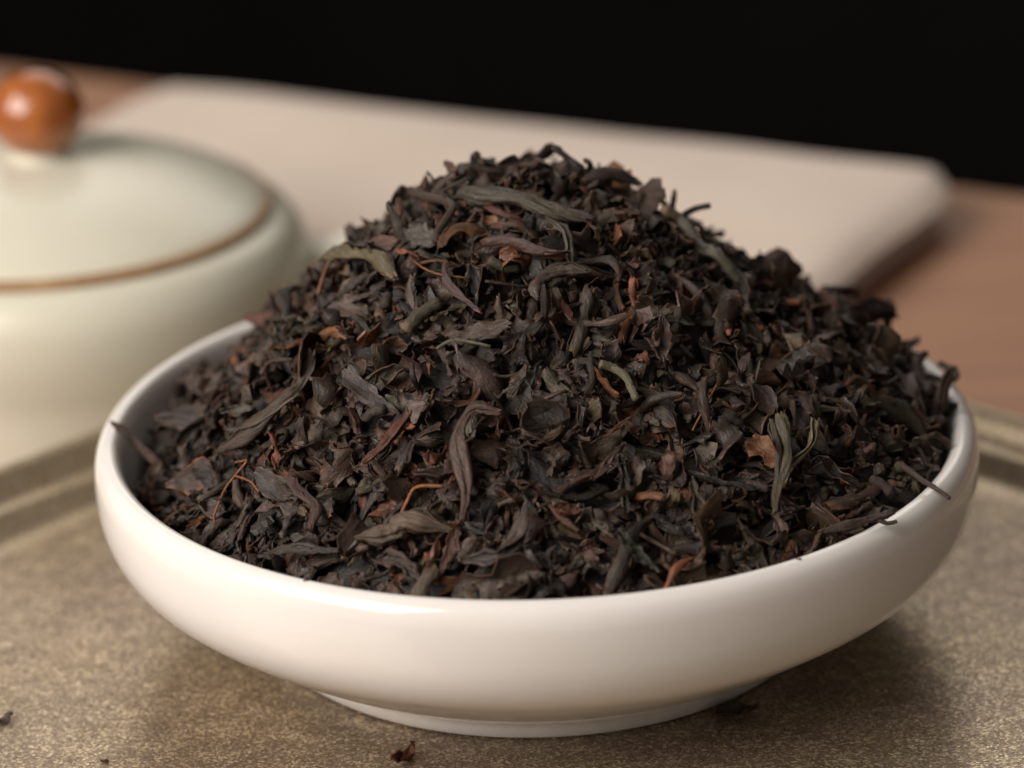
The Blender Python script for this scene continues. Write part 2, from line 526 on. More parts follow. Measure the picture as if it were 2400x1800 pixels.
# ---------------------------------------------------------------- tea: leaf builders
PAL = {  # dry leaf colours (linear)
    'black':  (0.0210, 0.0151, 0.0112), 'brown':  (0.0430, 0.0268, 0.0172), 'purple': (0.0470, 0.0336, 0.0279), 'olive': (0.0510, 0.0424, 0.0274),
    'grey':   (0.0590, 0.0478, 0.0367), 'red':    (0.0680, 0.0292, 0.0163), 'rust':   (0.1250, 0.0507, 0.0209), 'pale':   (0.1020, 0.0868, 0.0567),
    'slate':  (0.0410, 0.0351, 0.0293), 'orange': (0.2100, 0.0770, 0.0288), 'straw':  (0.1700, 0.1258, 0.0725), 'redgrey': (0.0510, 0.0317, 0.0219),
}
def shell(P, thick, E_, col, edge_col, leafco, eamt):
    """thin closed sheet from a grid of points: two faces plus its own rim strip"""
    nu, nv, _ = P.shape
    du = np.gradient(P, axis=0); dv = np.gradient(P, axis=1)
    n = np.cross(du, dv); n /= np.linalg.norm(n, axis=2, keepdims=True)+1e-9
    th = (thick*np.ones((nu, nv)))[..., None]*.5
    T = (P+n*th).reshape(-1, 3); B = (P-n*th).reshape(-1, 3)
    idx = np.arange(nu*nv).reshape(nu, nv)
    q = np.stack([idx[:-1, :-1], idx[1:, :-1], idx[1:, 1:], idx[:-1, 1:]], -1).reshape(-1, 4)
    o = nu*nv
    loop = np.r_[idx[:-1, 0], idx[-1, :-1], idx[:0:-1, -1], idx[0, :0:-1]]
    m = len(loop)
    V = np.vstack([T, B, T[loop], B[loop]])
    j = np.arange(m); j2 = (j+1) % m
    Q = np.vstack([q, q[:, ::-1]+o, np.stack([2*o+j2, 2*o+j, 2*o+m+j, 2*o+m+j2], -1)])
    w = (E_*eamt).reshape(-1, 1)
    c = col*(1-w) + edge_col*w
    c2 = c*np.array([1.12, 1.02, .95])
    C = np.vstack([c, c2, np.repeat(edge_col[None], 2*m, 0)*.9 + .1*col])
    L = leafco.reshape(-1, 3)
    Lf = np.vstack([L, L+7, L[loop], L[loop]+7])
    return V, Q, C, Lf
S9 = np.array([-1, -.94, -.64, -.32, 0, .32, .64, .94, 1.0]); T7 = np.array([-1, -.9, -.45, 0, .45, .9, 1.0])
def flake(rng, L, W, col, edge, curl=None, bend=None, thick=None, eamt=.6, rough=1.0, pointy=None, s_=S9, t_=T7):
    s = s_[:, None]; t = t_[None]
    k = rng.uniform(2, 7) if pointy is None else pointy
    base = (1-np.abs(s_)**k*rng.uniform(.35, .95))
    if rng.random() < .35:
        base = base*(1-.35*rng.uniform(.2, 1)*(s_+1)/2)
    wp = base*(1+rough*rng.uniform(-.34, .30, len(s_))); wm = base*(1+rough*rng.uniform(-.34, .30, len(s_)))
    y = np.where(t > 0, t*wp[:, None], t*wm[:, None])*W/2
    jag0 = rng.uniform(-.22, .22, len(t_))*rough; jag1 = rng.uniform(-.22, .22, len(t_))*rough
    x = s*L/2 + (jag0[None]*np.clip(-s-.5, 0, 1)*2 + jag1[None]*np.clip(s-.5, 0, 1)*2)*L/2*.55
    y = y + rng.normal(0, .16)*W*s**2
    z = np.zeros_like(x)
    for _ in range(3):
        a = rng.uniform(0, 2*np.pi); f = rng.uniform(1.5, 4.5)/max(W, 1)
        z = z + rng.normal(0, .075)*W*np.sin((x*np.cos(a)+y*np.sin(a))*f*1.6+rng.uniform(0, 6))
    z = z + rng.normal(0, .045*W*rough, z.shape)
    z = z + rng.normal(0, .34)*np.abs(y)                     # fold along the midrib
    for _ in range(2):                                       # sharp creases
        a = rng.uniform(0, 2*np.pi)
        z = z + rng.normal(0, .38)*np.abs(x*np.cos(a)+y*np.sin(a)-rng.normal(0, .2)*W)
    leafco = np.stack([x, y, z*0], -1) + rng.uniform(0, 200, 3)
    ct = np.clip(rng.normal(0, 2.2), -4.6, 4.6) if curl is None else curl
    tw = rng.normal(0, .5)
    phi0 = y/W*ct*(1+.35*s) + 1e-6
    kap = ct/W + 1e-6
    yy = np.sin(y*kap)/kap*(1-.1*np.abs(s)) - z*np.sin(phi0); zz = (1-np.cos(y*kap))/kap + z*np.cos(phi0)
    ca, sa = np.cos(tw*s), np.sin(tw*s)
    y2 = yy*ca - zz*sa; z2 = yy*sa + zz*ca
    bt = np.clip(rng.normal(0, 1.0), -2.4, 2.4) if bend is None else bend
    kb = bt/L + 1e-6
    R = 1/kb
    x3 = (R-z2)*np.sin(x*kb); z3 = R-(R-z2)*np.cos(x*kb)
    P = np.stack([x3, y2, z3], -1)
    P -= P.mean((0, 1))
    E_ = np.maximum((np.abs(s) >= .99)*1.0, (np.abs(t) >= .99)*1.0)*np.ones_like(x)
    return shell(P, rng.uniform(.10, .22) if thick is None else thick, E_, col, edge, leafco, eamt)
def frames(path, up=None):
    n = len(path); T = np.gradient(path, axis=0); T /= np.linalg.norm(T, axis=1, keepdims=True)
    a = np.array([0, 0, 1.]) if up is None else np.asarray(up, float)
    A = np.zeros_like(path)
    for i in range(n):
        a = a - T[i]*(a@T[i]); a /= np.linalg.norm(a)+1e-9; A[i] = a
    return T, A, np.cross(T, A)
def roll(rng, path, rad, col, edge, turns=1.25, twist=2.0, ridges=6, ramp_=.16, flat=.65, up=None, nv=19, taper=(.35, .35), thick=.16, eamt=.45):
    """a leaf rolled up along its length: spiral section with lengthwise ridges"""
    T, A, B = frames(path, up)
    n = len(path); s = np.linspace(0, 1, n)[:, None]; ph = np.linspace(0, 1, nv)[None]
    prof = np.minimum(1, np.minimum(taper[0]+s*4, taper[1]+(1-s)*4))*(1+.24*np.sin(s*rng.uniform(5, 12)+rng.uniform(0, 6))+.13*np.sin(s*rng.uniform(14, 24)+rng.uniform(0, 6)))
    ang = 2*np.pi*turns*ph + twist*s + rng.uniform(0, 6)
    r = rad*prof*(.62+.38*ph)*(1+ramp_*np.sin(ridges*2*np.pi*turns*ph + 1.3*twist*s + rng.uniform(0, 6)) + .08*np.sin(3*ang+9*s))
    r = r + rng.normal(0, .06*rad, r.shape) + rng.normal(0, .07*rad, (1, nv)) + rng.normal(0, .05*rad, (n, 1))
    ang = ang + rng.normal(0, .10, (1, nv)) + .5*np.sin(s*rng.uniform(4, 9)+rng.uniform(0, 6))*ph
    ca = np.cos(ang)*r*flat; cb = np.sin(ang)*r
    P = path[:, None] + A[:, None]*ca[..., None] + B[:, None]*cb[..., None]
    P[0] += T[0]*rng.uniform(-.5, .5, (nv, 1))*rad; P[-1] += T[-1]*rng.uniform(-.7, .7, (nv, 1))*rad
    E_ = np.zeros((n, nv)); E_[:, -1] = 1; E_[0] = 1; E_[-1] = 1
    lf = np.stack([s*np.ones_like(ph)*np.linalg.norm(np.diff(path, axis=0), axis=1).sum(), ph*np.ones_like(s)*rad*8, 0*r], -1)+rng.uniform(0, 200, 3)
    return shell(P, thick, E_, col, edge, lf, eamt)
def stem(rng, path, rad, col, tip=None, nv=7, rough=.1, taper=1.0):
    T, A, B = frames(path); n = len(path)
    ang = np.linspace(0, 2*np.pi, nv, endpoint=False)[None]
    r = rad*(1+rough*rng.normal(0, 1, (n, nv)))*np.linspace(1, taper, n)[:, None]
    P = path[:, None] + A[:, None]*(np.cos(ang)*r)[..., None] + B[:, None]*(np.sin(ang)*r)[..., None]
    e0 = np.repeat(path[:1]-T[:1]*rad*.25, nv, 0)[None] + (P[:1]-path[:1, None])*.05
    e1 = np.repeat(path[-1:]+T[-1:]*rad*.25, nv, 0)[None] + (P[-1:]-path[-1:, None])*.05
    P = np.concatenate([e0, P, e1], 0); n += 2
    idx = np.arange(n*nv).reshape(n, nv); i2 = np.roll(idx, -1, 1)
    Q = np.stack([idx[:-1], i2[:-1], i2[1:], idx[1:]], -1).reshape(-1, 4)
    s = np.linspace(0, 1, n)[:, None]
    c = np.repeat(col[None], n*nv, 0)
    if tip is not None:
        w = np.clip((.22-s)/.22, 0, 1)*np.ones((1, nv)); w = w.reshape(-1, 1); c = c*(1-w)+tip*w
    lf = np.stack([s*np.ones((1, nv))*12, np.cos(ang)*rad*2*np.ones((n, 1)), np.sin(ang)*rad*2*np.ones((n, 1))], -1).reshape(-1, 3)+rng.uniform(0, 200, 3)
    return P.reshape(-1, 3), Q, c, lf
def jitter(rng, c, a=.22):
    c = np.array(c)*rng.lognormal(0, a)
    return c*rng.lognormal(0, .07, 3)
def orient(V, pos, nrm, xdir):
    z = np.asarray(nrm)/np.linalg.norm(nrm)
    x = np.asarray(xdir, float); x = x - z*(x@z); x /= np.linalg.norm(x)+1e-9
    y = np.cross(z, x)
    return V@np.stack([x, y, z]) + pos
def rand_leaf(rng, size=1.0):
    """one ordinary piece of broken black tea, centred on the origin, flat side up"""
    u = rng.random()
    names = ['black', 'brown', 'purple', 'olive', 'grey', 'red', 'slate', 'redgrey', 'rust']
    pr = np.array([.42, .27, .07, .05, .03, .06, .025, .08, .035])
    nm = rng.choice(names, p=pr/pr.sum())
    col = jitter(rng, PAL[nm])
    edge = jitter(rng, (.13, .070, .038)) if rng.random() < .6 else col*2.0
    if u < .80:
        L = size*np.clip(rng.lognormal(1.30, .40), 1.5, 7.5); W = L*rng.uniform(.28, .74)
        return 'flake', flake(rng, L, W, col, edge, eamt=rng.uniform(.1, .6))
    if u < .935:
        L = size*rng.uniform(3.5, 9.5); k = 11
        t = np.linspace(-.5, .5, k)
        path = np.stack([t*L, rng.normal(0, .11)*L*np.cos(t*3)+rng.normal(0, .05)*L*np.sin(t*6), rng.normal(0, .1)*L*np.cos(t*3)], -1)
        return 'roll', roll(rng, path, rng.uniform(.42, 1.0)*size**.5, col, edge, rng.uniform(.65, 1.5), rng.normal(0, 2.2), int(rng.integers(3, 8)),
                            rng.uniform(.08, .2), rng.uniform(.45, .85), nv=13, taper=(rng.uniform(.25, .9), rng.uniform(.25, .9)))
    if u < .97:
        L = size*rng.uniform(3, 9); t = np.linspace(-.5, .5, 8)
        path = np.stack([t*L, rng.normal(0, .12)*L*np.cos(t*3), rng.normal(0, .12)*L*np.cos(t*3.3)], -1)
        c = jitter(rng, PAL['rust'] if rng.random() < .3 else PAL['brown'])
        return 'stem', stem(rng, path, rng.uniform(.14, .32), c, nv=6)
    L = size*rng.uniform(2.0, 4.4); t = np.linspace(-.5, .5, 7)
    path = np.stack([t*L, rng.normal(0, .06)*L*np.cos(t*3), 0*t], -1)
    return 'stem', stem(rng, path, rng.uniform(.4, .75), jitter(rng, PAL['olive'] if rng.random() < .6 else PAL['brown']), nv=9, rough=.14)

# ---------------------------------------------------------------- tea: the leaves that can be told apart
def leaf_obj(name, parts, label, group='distinct tea leaves of the heap', cat='tea leaf', origin=None, smooth=True):
    """parts: one (V,Q,C,L) or a list of (part_name, data) for a sprig"""
    if isinstance(parts, tuple):
        V, Q, C, Lf = parts
        o = mesh_obj(name, V, Q, MT['tea'], origin=V.mean(0) if origin is None else origin, attrs=(C, Lf), smooth=smooth)
    else:
        org = parts[0][1][0][0]
        o = empty(name, org)
        for pn, (V, Q, C, Lf) in parts:
            mesh_obj(pn, V, Q, MT['tea'], o, origin=V.mean(0), attrs=(C, Lf))
    if group.startswith('distinct'):
        P = parts[0] if isinstance(parts, tuple) else parts[0][1][0]
        LANDMARK.append((next(SHORT), P.mean(0)))
    return tag(o, label, cat, group)
def on_heap(pts, lift):
    out = []
    lf = lift if isinstance(lift, (list, tuple)) else [lift]*len(pts)
    for p, l in zip(pts, lf):
        if len(p) == 3:
            out.append(np.array(p, float) + np.array([0, 0, .7 if math.hypot(p[0], p[1]) > 46 else 0]))
        else:
            out.append(np.array([p[0], p[1], float(heap_z(*p))]) + heap_n(*p)*l)
    return np.array(out)
HR = np.random.default_rng(21)
LANDMARK = []
SHORT = iter('''twisted grey-green summit leaf;arched brown stem;crinkled grey-brown leaf;pale olive strip;slate-grey strip;broad rusty leaf;rusty scrap;
long pale stalk;protruding dark twig;hooked summit twig;upright summit tuft;summit splinter;ragged skyline flake;reddish folded leaf;oval red-brown leaf;
stubby nub;large flat leaf;pale midrib;curled orange edge;broad purplish leaf;pale grey flake;ridged olive leaf;looping reddish fibre;short reddish fibre;
orange-brown upright leaf;orange-tipped dark strip;round grey-black leaf;orange-edged dark leaf;long forked ridged leaf;shell-like olive roll;bent blue-grey leaf;
smooth grey curl;long flat dark leaf;bent orange fibre;pointed red-brown leaf;wrinkled grey-brown leaf;hair-thin orange fibre;forked twig;forked twig prong;
drooping rim twig;looped rim stem;left rim leaf tip;light triangular flake;bright orange chip;orange-red splinter;pink-orange splinter;worm-shaped stem;
dark disc-shaped leaf;plum flat flake;smooth dark oval;far right rim scrap;straight dark stub;slim reddish leaf;triangular shard;square folded-edge leaf;
slanting reddish strip;sharp-edged dark leaf;orange-tipped slim leaf;hooked grey coil;dull leaf flap;knotted rim crumple;pleated rim leaf;russet-bracted sprig'''.replace(chr(10), '').split(';'))
def C(n, j=.06):
    return jitter(HR, PAL[n], j)
def h_roll(label, pts, rad, col, lift=1.6, edge=None, name='rolled_tea_leaf', **kw):
    path = catmull(on_heap(pts, lift), 6 if len(pts) > 3 else 9)
    mid = pts[len(pts)//2]
    up = heap_n(mid[0], mid[1])
    e = C(edge) if edge else C(col)*1.6
    leaf_obj(name, roll(HR, path, rad*.84, C(col)*.88, e*.9, up=up, nv=25, **kw), label)
def h_flake(label, p0, p1, W, col, lift=1.5, tilt=(0, 0, 0), curl=.8, bend=.4, edge=None, name='tea_leaf', eamt=.5, pointy=3.0, rough=.8, fine=True, ext=1.08):
    a = on_heap([p0, p1], lift)
    c = a.mean(0); d = a[1]-a[0]; L = np.linalg.norm(d)*ext
    n = heap_n(c[0], c[1]) + np.array(tilt)
    s_ = np.r_[-1, np.linspace(-.93, .93, 13), 1]; t_ = np.r_[-1, np.linspace(-.88, .88, 9), 1]
    e = C(edge) if edge else C(col)*1.7
    V, Q, C_, Lf = flake(HR, L, W*.88, C(col)*.9, e*.9, curl=curl*1.25, bend=bend, eamt=eamt, pointy=pointy, rough=rough, s_=s_, t_=t_)
    leaf_obj(name, (orient(V, c, n, d), Q, C_, Lf), label)
def h_stem(label, pts, rad, col, lift=1.4, tip=None, name='tea_twig', k=6, taper=.8, cat='tea twig', rough=.1):
    path = catmull(on_heap(pts, lift), k)
    leaf_obj(name, stem(HR, path, rad, C(col), C(tip) if tip else None, nv=9, taper=taper, rough=rough), label, group='distinct twigs and fibres of the heap', cat=cat)

h_roll('long grey-green twisted tea leaf lying across the summit of the heap', [(-9.8, -4.4), (-6.1, -4.6), (-1.9, -6.4), (1.7, -8.1), (6.8, -9.8)], 1.55, 'olive', 2.4, 'grey', twist=3.4, ridges=7, ramp_=.2, flat=.6)
h_stem('brownish arched stem curving down the upper left of the heap', [(-15, 2.5), (-12.4, -1.0), (-10.6, -6.4), (-11.0, -10.4), (-11.3, -12.2)], .62, 'redgrey', 2.4, k=7, rough=.07)
h_flake('crinkled grey-brown leaf hanging under the arched stem', (-15.2, -7.0), (-11.6, -10.8), 4.2, 'grey', 1.7, (0, -.2, 0), 1.6, .5, rough=1.2)
h_roll('pale olive wrinkled strip on the upper left edge of the heap', [(-27, .5), (-23.5, -3.2), (-19.8, -8.7), (-16.9, -14.0)], 1.25, 'pale', 2.2, 'straw', twist=2.2, ridges=8, ramp_=.2, flat=.55)
h_roll('slim slate-grey leaf strip pointing down below the summit', [(3.0, -10.6), (3.7, -14.0), (5.3, -17.0)], .8, 'grey', 2.4, twist=1.0, turns=.75, flat=.4)
h_flake('broad rusty-brown torn leaf near the summit', (-4.6, -13.0), (3.6, -16.6), 4.2, 'redgrey', 2.0, (0, -.35, .1), -1.0, .6, 'rust', eamt=.8, rough=1.1)
h_flake('rusty underside scrap beside the broad torn leaf', (-4.2, -15.0), (-.4, -16.6), 2.6, 'rust', 2.0, (0, -.3, 0), .6, .3, 'orange')
h_stem('long pale fibrous stalk sliding down the right shoulder of the heap', [(16.4, .6), (19.4, .4), (21.6, -3.0), (23.0, -5.4), (25.7, -4.2), (28.6, -3.4)], .72, 'pale', 2.3, 'straw', k=7, rough=.14, taper=1.1)
h_stem('dark twig sticking out to the right of the summit', [(19.6, 6.0, 54.6), (22.0, 6.0, 56.2), (24.6, 6.0, 56.9)], .48, 'olive', name='tea_twig', k=4)
h_roll('dark hooked twig standing up at the very top of the heap', [(3.6, 5.2, 66.0), (5.0, 4.8, 64.9), (7.0, 4.2, 63.2), (9.0, 3.6, 61.2)], .75, 'black', 0, name='tea_twig', twist=1.0, ridges=3, flat=.8, taper=(.55, .6))
h_flake('upright ragged leaf tuft at the top left of the summit', (-7.4, 4.6, 65.6), (-5.4, 3.6, 61.8), 3.4, 'brown', 0, (0, -1.4, -.4), 1.8, .4, rough=1.3)
h_flake('pointed dark leaf splinter on the summit skyline', (-10.8, 4.2, 64.6), (-8.8, 3.6, 61.0), 1.6, 'red', 0, (0, -1.2, -.3), 1.0, .3, pointy=2)
h_flake('ragged broad flake on the skyline in the middle of the summit', (-3.4, 3.6, 63.0), (1.6, 3.8, 64.6), 3.6, 'redgrey', 0, (0, -1.1, .2), 1.3, .5, rough=1.3)
h_roll('reddish folded leaf rising at the upper left of the heap', [(-17.4, 1.6, 60.6), (-17.2, -.6, 58.8), (-17.1, -3.4, 57.0), (-16.8, -5.6, 55.4)], .85, 'red', 1, 'rust', twist=.6, turns=.7, flat=.45)
h_flake('small oval red-brown leaf at the upper left of the heap', (-20.2, -5.4), (-17.2, -6.9), 2.4, 'red', 1.7, (0, -.4, 0), .7, .2, 'rust', pointy=2.2, rough=.3)
h_stem('stubby dark nub with a pale cut end on the left slope', [(-15.9, -22.0), (-14.2, -20.2), (-11.0, -19.0)], .95, 'olive', 1.9, 'straw', name='tea_twig', k=5)
h_flake('large flat leaf with a straight pale midrib, left of centre', (-12.6, -23.6), (-3.6, -24.4), 4.0, 'brown', 2.0, (0, -.25, .25), -.7, .35, eamt=.7, pointy=4)
h_stem('straight pale midrib along the large flat leaf', [(-11.8, -25.1), (-8.6, -25.9), (-5.8, -26.6)], .26, 'pale', 2.3, k=4)
h_flake('curled orange-brown leaf edge on the left slope', (-32.6, -9.8), (-27.0, -13.6), 1.7, 'rust', 2.2, (0, -.6, .2), 2.2, .9, 'orange', eamt=.7, pointy=2.4, rough=.4)
h_flake('broad purplish leaf lying at the far left inside the bowl', (-47.5, -1.5), (-41.0, -8.6), 4.4, 'purple', 2.0, (.2, -.35, 0), .7, .3, 'rust', rough=.9)
h_flake('crumpled pale grey flake on the left slope', (-39.4, -14.6), (-35.8, -16.8), 2.9, 'pale', 2.2, (0, -.2, .2), 1.4, .4)
h_roll('long ridged olive leaf climbing the left slope', [(-39.6, -21.0), (-35.9, -21.2), (-31.6, -22.4), (-29.4, -20.2), (-27.6, -17.6)], 1.45, 'olive', 2.3, 'pale', twist=2.6, ridges=9, ramp_=.2, flat=.6)
h_stem('thin looping reddish fibre on the lower left slope', [(-38.2, -23.2), (-36.4, -23.9), (-35.6, -27.0), (-37.4, -27.2), (-39.4, -26.6), (-40.1, -29.0), (-39.8, -31.0)], .17, 'orange', 2.2, name='tea_fibre', cat='tea fibre', k=7, rough=.05)
h_stem('short reddish fibre branching off the looping one', [(-36.9, -27.6), (-35.4, -29.4), (-33.8, -31.8)], .17, 'orange', 2.2, name='tea_fibre', cat='tea fibre', rough=.05)
h_flake('narrow orange-brown upright leaf on the left slope', (-31.9, -25.2), (-33.0, -29.6), 2.0, 'rust', 2.0, (.1, -.3, 0), 1.4, .5, 'orange', pointy=2.5, rough=.7)
h_roll('slender dark strip with an orange-red tip on the lower left slope', [(-30.2, -31.2), (-28.6, -34.6), (-27.4, -37.3), (-27.3, -40.4)], .95, 'redgrey', 2.0, 'rust', twist=1.0, turns=.8, flat=.5, ridges=3)
h_flake('round grey-black leaf with a brown fibrous half, lower left', (-34.6, -29.0), (-30.4, -33.4), 4.2, 'slate', 2.0, (0, -.3, .1), .6, .3, 'rust', pointy=3, rough=.5)
h_flake('dark leaf with a thin orange edge at the left rim', (-47.0, -17.6), (-41.4, -20.4), 3.4, 'brown', 1.8, (.1, -.45, 0), .9, .6, 'orange', eamt=.9, rough=.4)
h_roll('long upright forked leaf with ridges in the middle of the front slope', [(-4.4, -34.4), (-7.0, -33.8), (-8.9, -36.2), (-9.0, -41.0), (-8.6, -45.6)], 1.0, 'brown', 2.4, 'rust', twist=.5, turns=.9, ridges=4, ramp_=.22, flat=.5)
h_roll('ridged olive roll like a shell, low on the front slope', [(-21.2, -44.4), (-18.4, -43.9), (-14.9, -45.0), (-11.6, -45.4)], 1.6, 'pale', 2.3, 'straw', twist=1.7, ridges=8, ramp_=.22, flat=.75, turns=1.1)
h_roll('blue-grey bent leaf hooked upwards near the front rim', [(-8.6, -49.2), (-4.8, -50.2), (-2.8, -47.8), (-1.0, -44.6)], 1.2, 'grey', 2.2, twist=1.6, turns=.8, ridges=5, flat=.5)
h_roll('smooth grey curled leaf below the ridged roll', [(-19.4, -46.0), (-16.4, -47.6), (-14.2, -50.4)], 1.35, 'grey', 1.9, twist=1.1, turns=.8, ridges=3, ramp_=.1, flat=.5)
h_roll('long flat dark leaf lying along the lower left rim', [(-32.8, -39.8), (-28.6, -41.6), (-24.0, -43.4)], .95, 'purple', 2.0, turns=.5, twist=.3, ridges=2, ramp_=.08, flat=.3, taper=(.15, .3))
h_stem('bent orange fibre low on the front slope', [(-17.0, -43.0), (-15.6, -40.6), (-13.4, -40.6), (-11.4, -41.4)], .24, 'orange', 2.4, name='tea_fibre', cat='tea fibre', rough=.05)
h_flake('pointed red-brown leaf standing at the front rim', (-11.8, -50.4), (-9.2, -45.6), 2.2, 'red', 1.9, (.2, -.3, 0), .9, .3, 'rust', pointy=2)
h_flake('grey-brown wrinkled leaf hanging on the right front slope', (19.2, -39.6), (19.6, -45.6), 3.0, 'grey', 2.0, (-.1, -.3, 0), 1.2, .4, rough=.8)
h_stem('hair-thin orange fibre on the right slope', [(22.3, -26.6), (21.2, -30.6), (19.6, -33.8)], .15, 'orange', 2.3, name='tea_fibre', cat='tea fibre', rough=.05)
h_roll('dark twig with a forked end reaching over the right front rim', [(34.6, -43.0, 29.6), (37.8, -42.0, 29.9), (40.6, -41.0, 30.1), (42.6, -40.2, 30.2), (44.2, -39.8, 30.6)], .55, 'redgrey', 0, name='tea_twig', turns=1.0, twist=.4, ridges=2, flat=.8, taper=(.6, .5))
h_stem('short lower prong of the forked twig at the rim', [(42.2, -40.5, 30.0), (43.4, -40.6, 29.5), (44.6, -40.4, 29.6)], .3, 'redgrey', 0, name='tea_twig', k=5)
h_stem('thin dark twig drooping over the right rim of the bowl', [(46.8, -26.2, 31.2), (49.2, -28.8, 30.0), (50.9, -30.6, 29.5), (52.4, -32.0, 28.7)], .42, 'redgrey', 0, name='tea_twig', k=6, taper=.6)
h_stem('looped dark stem hanging over the far right rim', [(50.6, 5.0, 32.4), (53.6, 5.0, 31.0), (57.2, 4.0, 30.4), (58.6, 6.0, 30.6), (56.4, 7.6, 31.6)], .58, 'olive', 0, k=6, rough=.12)
h_roll('pointed dark leaf tip poking over the left rim', [(-57.8, -2.6, 30.6), (-56.0, -3.8, 29.4), (-53.8, -4.8, 27.4), (-50.6, -6.4, 24.8)], .85, 'brown', 0, turns=.6, twist=.5, ridges=2, flat=.4, taper=(.1, .5))
h_flake('light grey triangular flake at mid slope', (-16.8, -30.2), (-12.0, -32.4), 3.0, 'pale', 2.2, (0, -.1, .3), .8, .4, rough=1.1)
h_flake('tiny bright orange chip left of the middle', (-15.6, -32.6), (-14.0, -33.0), 1.0, 'orange', 2.2, (0, -.3, .2), .2, .2, rough=.5, name='tea_chip')
h_flake('tiny orange-red splinter on the right shoulder', (24.8, -16.4), (25.5, -18.4), .7, 'orange', 2.0, (0, -.3, .2), .3, .2, rough=.4, name='tea_chip')
h_flake('small pink-orange splinter at the upper left', (-16.2, -10.6), (-14.0, -11.8), .7, 'orange', 2.0, (0, -.3, .2), .3, .2, rough=.4, name='tea_chip')
h_stem('worm-shaped grey-green curved stem right of the middle', [(7.6, -28.4), (9.4, -28.4), (11.0, -29.6), (11.7, -31.8)], .6, 'pale', 2.3, k=7, rough=.1)
h_flake('rounded dark disc-shaped leaf on the right slope', (32.4, -27.8), (35.6, -29.2), 3.6, 'purple', 2.0, (0, -.35, .1), .4, .2, pointy=2.2, rough=.25, eamt=.2, ext=1.3)
h_flake('flat plum-coloured flake above the rounded disc on the right slope', (26.6, -26.0), (30.6, -27.2), 3.6, 'purple', 2.0, (0, -.3, .15), .5, .3, rough=.5, eamt=.2)
h_flake('smooth dark oval leaf close to the right rim', (48.6, -7.6), (50.4, -11.4), 3.0, 'purple', 1.8, (-.2, -.3, .1), 1.2, .4, pointy=2.0, rough=.2, eamt=.2)
h_flake('upright leaf scrap on the skyline at the far right rim', (49.6, 17.6, 33.2), (51.4, 18.0, 36.6), 2.6, 'redgrey', 0, (-.2, -1.4, 0), 1.0, .3, rough=.7)
h_roll('straight dark stub of rolled leaf on the right slope', [(22.8, -32.6), (24.8, -33.2), (27.2, -34.0)], 1.1, 'slate', 1.9, turns=1.2, twist=.3, ridges=3, ramp_=.06, flat=.8, taper=(.9, .9))
h_flake('slim reddish pointed leaf in the middle of the front slope', (7.8, -36.4), (11.6, -34.0), 1.5, 'red', 2.1, (0, -.3, .2), 1.0, .3, 'rust', pointy=1.8, rough=.3)
h_flake('upright triangular shard right of the middle', (16.6, -21.6), (15.6, -26.2), 2.8, 'brown', 2.1, (-.3, -.3, .1), .5, .3, 'rust', pointy=1.8, eamt=.7)
h_flake('square dark leaf with a folded light edge, right of the middle', (12.6, -19.8), (16.8, -21.8), 3.4, 'redgrey', 2.0, (0, -.35, .1), -.8, .5, 'rust', eamt=.6)
h_roll('reddish-brown long strip slanting up the left front slope', [(-20.6, -36.0), (-17.8, -33.4), (-14.4, -30.0)], .85, 'red', 2.1, 'rust', turns=.7, twist=.8, flat=.45, ridges=3)
h_flake('long dark leaf with a sharp edge on the left front slope', (-22.6, -24.6), (-17.6, -31.0), 2.1, 'purple', 1.9, (.1, -.35, .1), .8, .4, rough=.6)
h_roll('orange-tipped slim leaf running down from the summit', [(-11.4, -15.4), (-9.0, -18.6), (-6.0, -22.6)], .72, 'grey', 2.2, 'orange', turns=.7, twist=1.0, flat=.45, ridges=3)
h_roll('wrinkled grey leaf coiled in a hook below the summit', [(1.4, -22.4), (.4, -20.2), (1.8, -18.2), (4.6, -17.4), (7.2, -17.6)], 1.1, 'grey', 2.3, 'pale', twist=2.6, ridges=7, ramp_=.2, flat=.6)
h_flake('flat dull leaf flap on the right shoulder', (22.0, -9.6), (27.2, -11.8), 3.2, 'brown', 1.8, (-.1, -.3, .1), .6, .4, rough=.5)
h_roll('knotted dark leaf crumple at the middle of the front rim', [(-5.0, -52.6), (-2.6, -51.8), (.4, -52.2)], 1.3, 'olive', 1.6, 'pale', twist=3, ridges=7, ramp_=.22)
h_flake('dark grey pleated leaf at the right of the front rim', (9.8, -48.4), (14.6, -50.4), 3.0, 'slate', 1.8, (0, -.35, .1), 1.6, .4, rough=1.2)

